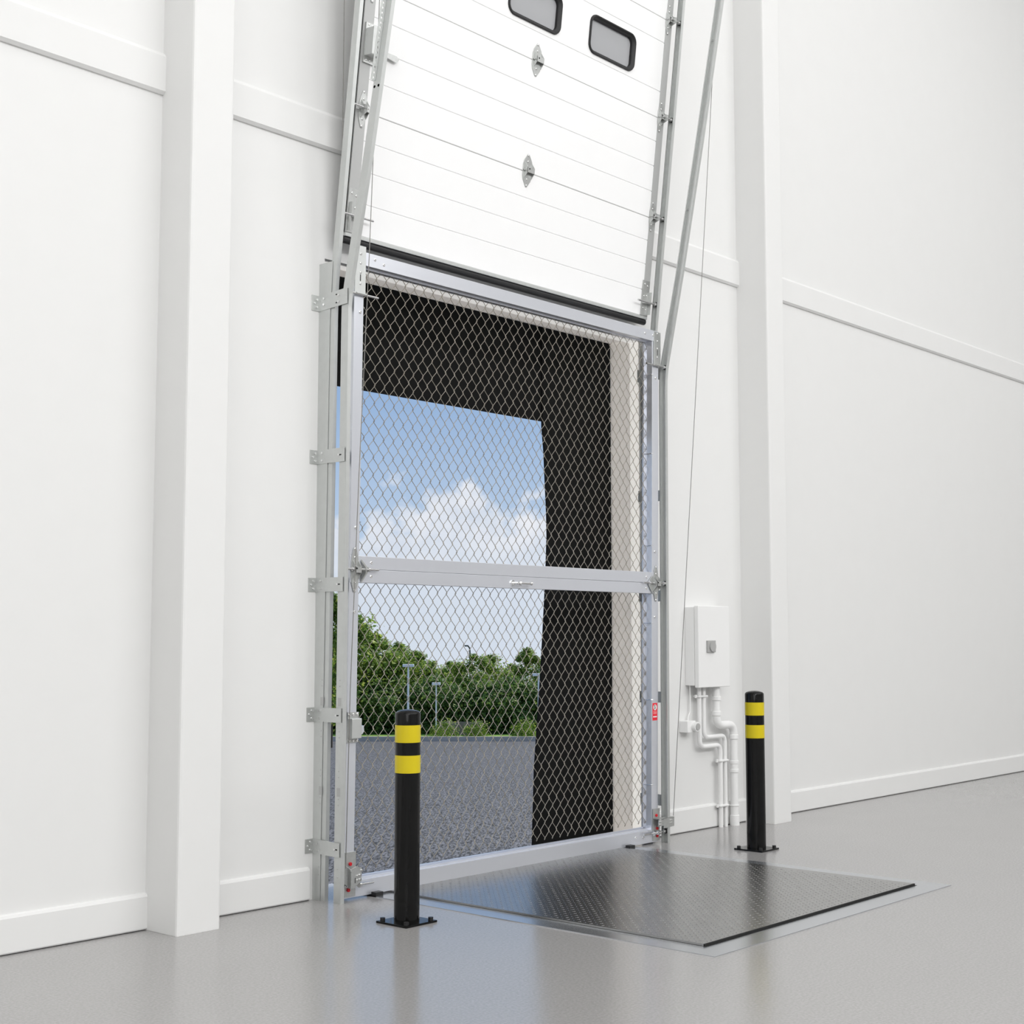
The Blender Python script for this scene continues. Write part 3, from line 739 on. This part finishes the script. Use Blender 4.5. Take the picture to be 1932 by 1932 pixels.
def make_tree(seed, H, rx, m, nleaf=9500, leaf=.078):
    r = D.objects.new('tree', None); COL.objects.link(r)
    rz = H*.42
    b = crown(seed, rx, rz, nleaf, leaf); bmesh.ops.translate(b.bm, verts=b.bm.verts, vec=(0, 0, H-rz*1.15))
    me = D.meshes.new('foliage'); b.bm.to_mesh(me); b.bm.free(); me.materials.append(m)
    f = D.objects.new('foliage', me); COL.objects.link(f); f.parent = r
    b = MB(); b.cyl((0, 0, -.3), (.05, 0, H*.6), .11, 8, .05); b.cyl((.03, 0, H*.35), (rx*.5, .2, H*.62), .05, 6, .02); b.cyl((.03, 0, H*.3), (-rx*.5, -.2, H*.6), .05, 6, .02)
    b.build('trunk', M_bark, r, smooth=True)
    return r
protos = [make_tree(3, 6.0, 1.9, M_leaf), make_tree(8, 5.2, 2.1, M_leaf), make_tree(15, 7.0, 1.6, M_leaf)]
def top_scale(s, ytop, H):      # scale so that the tree's top reaches the image row
    zt = 1.35-(ytop-1198)/2683.3*s; return (zt-gz(s)-.5)/H
plan = [  # pixel column, distance, top row, proto, where
    (628, 70, 1105, 2, 'tall leafy tree rising highest at the left edge of the view'),
    (668, 88, 1150, 1, 'leafy tree just right of the tallest one at the left edge'),
    (714, 90, 1184, 2, 'slender pointed tree left of the white lamp post'),
    (752, 92, 1203, 0, 'leafy green tree right behind the nearer white lamp post'),
    (782, 94, 1218, 2, 'slim tree between the two left lamp posts'),
    (815, 95, 1240, 1, 'broad low tree behind the left bollard and small lamp post'),
    (850, 97, 1240, 0, 'rounded low tree left of the dark street lamp'),
    (895, 92, 1226, 0, 'bushy tree right beside the dark street lamp'),
    (928, 94, 1228, 1, 'wide green tree in the middle right of the tree line'),
    (962, 96, 1243, 2, 'small tree in the dip of the right tree line'),
    (994, 90, 1212, 2, 'pointed tree standing highest left of the black curtain'),
    (1030, 93, 1236, 1, 'green tree partly hidden behind the black curtain edge'),
    (585, 90, 1150, 0, 'leafy tree mostly hidden behind the left wall edge')]
first = {}
for i, (x, s, yt, k, lab) in enumerate(plan):
    H = [6.0, 5.2, 7.0][k]
    o = protos[k] if k not in first else copy_tree(protos[k]); first[k] = 1
    p = out(s, px2l(x, s), .35); sc = top_scale(s, yt, H)
    o.location = p; o.scale = (sc*1.25 if s > 80 else sc*.70, sc*1.25 if s > 80 else sc*.70, sc); o.rotation_euler = (0, 0, i*1.3)
    tag(o, lab, 'tree', 'trees beyond the yard')
# darker under-storey shrubs
bp = D.objects.new('shrub', None); COL.objects.link(bp)
b = crown(41, 1.5, 1.1, 6000, .07); bmesh.ops.translate(b.bm, verts=b.bm.verts, vec=(0, 0, 1.0))
me = D.meshes.new('foliage'); b.bm.to_mesh(me); b.bm.free(); me.materials.append(M_leafd)
f = D.objects.new('foliage', me); COL.objects.link(f); f.parent = bp
MB().cyl((0, 0, -.2), (0, 0, 1.0), .06, 6).build('stem', M_bark, bp)
sh_plan = [(600, 87, 1.7), (640, 87.5, 1.8), (678, 88, 1.6), (712, 87, 1.75), (748, 88.5, 1.9), (786, 87.5, 1.7), (822, 88, 1.9), (858, 87, 1.6), (893, 88, 1.8), (930, 87, 1.7), (964, 88, 1.9), (1000, 87.5, 1.7), (1036, 88, 1.8)]
sh_lab = ['under the hidden tree at the far left', 'in the gap between the left tracks', 'left of the near lamp post', 'left of the near lamp post, closer to it', 'directly behind the near lamp post', 'between the two left lamp posts',
          'behind the small lamp post', 'right of the small lamp post', 'below the dark street lamp', 'in the middle of the right tree line', 'below the dip in the tree line', 'just left of the black curtain', 'half hidden by the black curtain']
for i, ((x, s, sc), lab) in enumerate(zip(sh_plan, sh_lab)):
    o = bp if i == 0 else copy_tree(bp)
    o.location = out(s, px2l(x, s), .35); o.scale = (sc*.9, sc*.9, sc*.78); o.rotation_euler = (0, 0, i*2.1)
    tag(o, 'dark green shrub %s' % lab, 'shrub', 'shrubs under the trees')
# low bright hedge bits on the verge
hp_ = D.objects.new('low_hedge', None); COL.objects.link(hp_)
b = crown(77, .9, .35, 1500, .05, 6); bmesh.ops.translate(b.bm, verts=b.bm.verts, vec=(0, 0, .3))
me = D.meshes.new('foliage'); b.bm.to_mesh(me); b.bm.free(); me.materials.append(M_leaf)
f = D.objects.new('foliage', me); COL.objects.link(f); f.parent = hp_
for i, (x, lab) in enumerate(((990, 'low clipped hedge on the verge left of the black curtain'), (900, 'low clipped hedge on the verge right of the stone wall'), (842, 'low clipped hedge on the verge beside the small lamp post'))):
    o = hp_ if i == 0 else copy_tree(hp_)
    o.location = out(83.4, px2l(x, 83.4), .27); o.scale = (1.2, 1.2, 1); o.rotation_euler = (0, 0, i)
    tag(o, lab, 'hedge', 'low hedges on the verge')
sw = MB().box(-1.3, 1.3, -.15, .15, -.2, .75).build('low_stone_wall', M_stone); sw.location = out(85, px2l(870, 85), .3); sw.rotation_euler = (0, 0, YAW-math.pi/2)  # low free-standing stone wall on the verge
tag(sw, 'low brown stone wall at the foot of the shrubs', 'low wall')
def lamp(x, s, ytop, wl, hw, m, lab):
    zt = 1.35-(ytop-1198)/2683.3*s; p = out(s, px2l(x, s)); H = zt-p.z
    r = empty('lamp_post', p, lab, 'lamp post', 'yard lamp posts', rot=(0, 0, YAW-math.pi/2))
    MB().cyl((0, 0, 0), (0, 0, H-.05), wl, 10, wl*.7).build('pole', m, r, smooth=True)
    MB().box(-hw[0], hw[1], -.12, .12, H-.10, H+.06).build('lamp_head', m, r, bev=.02)
lamp(771.5, 83.2, 1254, .075, (.33, .33), M_lampw, 'white lamp post with flat head seen above the left bollard')
lamp(824, 84, 1288, .05, (.25, .25), M_lampw, 'thinner pale lamp post right of the left bollard')
lamp(1016, 83.4, 1271, .075, (.36, .05), M_lampw, 'white lamp post at the edge of the black curtain')
def street_lamp():
    s = 100; zt = 1.35-(1226-1198)/2683.3*s; p = out(s, px2l(887, s)); H = zt-p.z
    r = empty('street_lamp', p, 'dark curved street lamp poking above the trees', 'street lamp', rot=(0, 0, YAW-math.pi/2))
    MB().tube([(0, 0, 0), (0, 0, H-.1), (-.02, 0, H+.15), (-.12, 0, H+.28)], .05, 8).build('pole', M_lampd, r, smooth=True)
    MB().box(-.38, -.10, -.1, .1, H+.26, H+.36).build('lamp_head', M_lampd, r, bev=.02)
street_lamp()
struct(slab('ground', 112.1, 170, -60, 60, .3, M_grass, .7, .7))
bd = empty('distant_building', out(118, px2l(1012, 118), .71), 'pale building roof showing over the trees at the right', 'building', rot=(0, 0, YAW-math.pi/2))
MB().box(.3, 6, 0, 6, 0, 4.9).build('wall', M_bldg, bd); MB().box(.6, 6.2, -.2, 6.2, 4.9, 5.0).build('roof', M_lampw, bd)
MB().box(1.0, 6, .2, 5.8, 5.0, 5.3).build('upper_storey', M_bldg, bd)
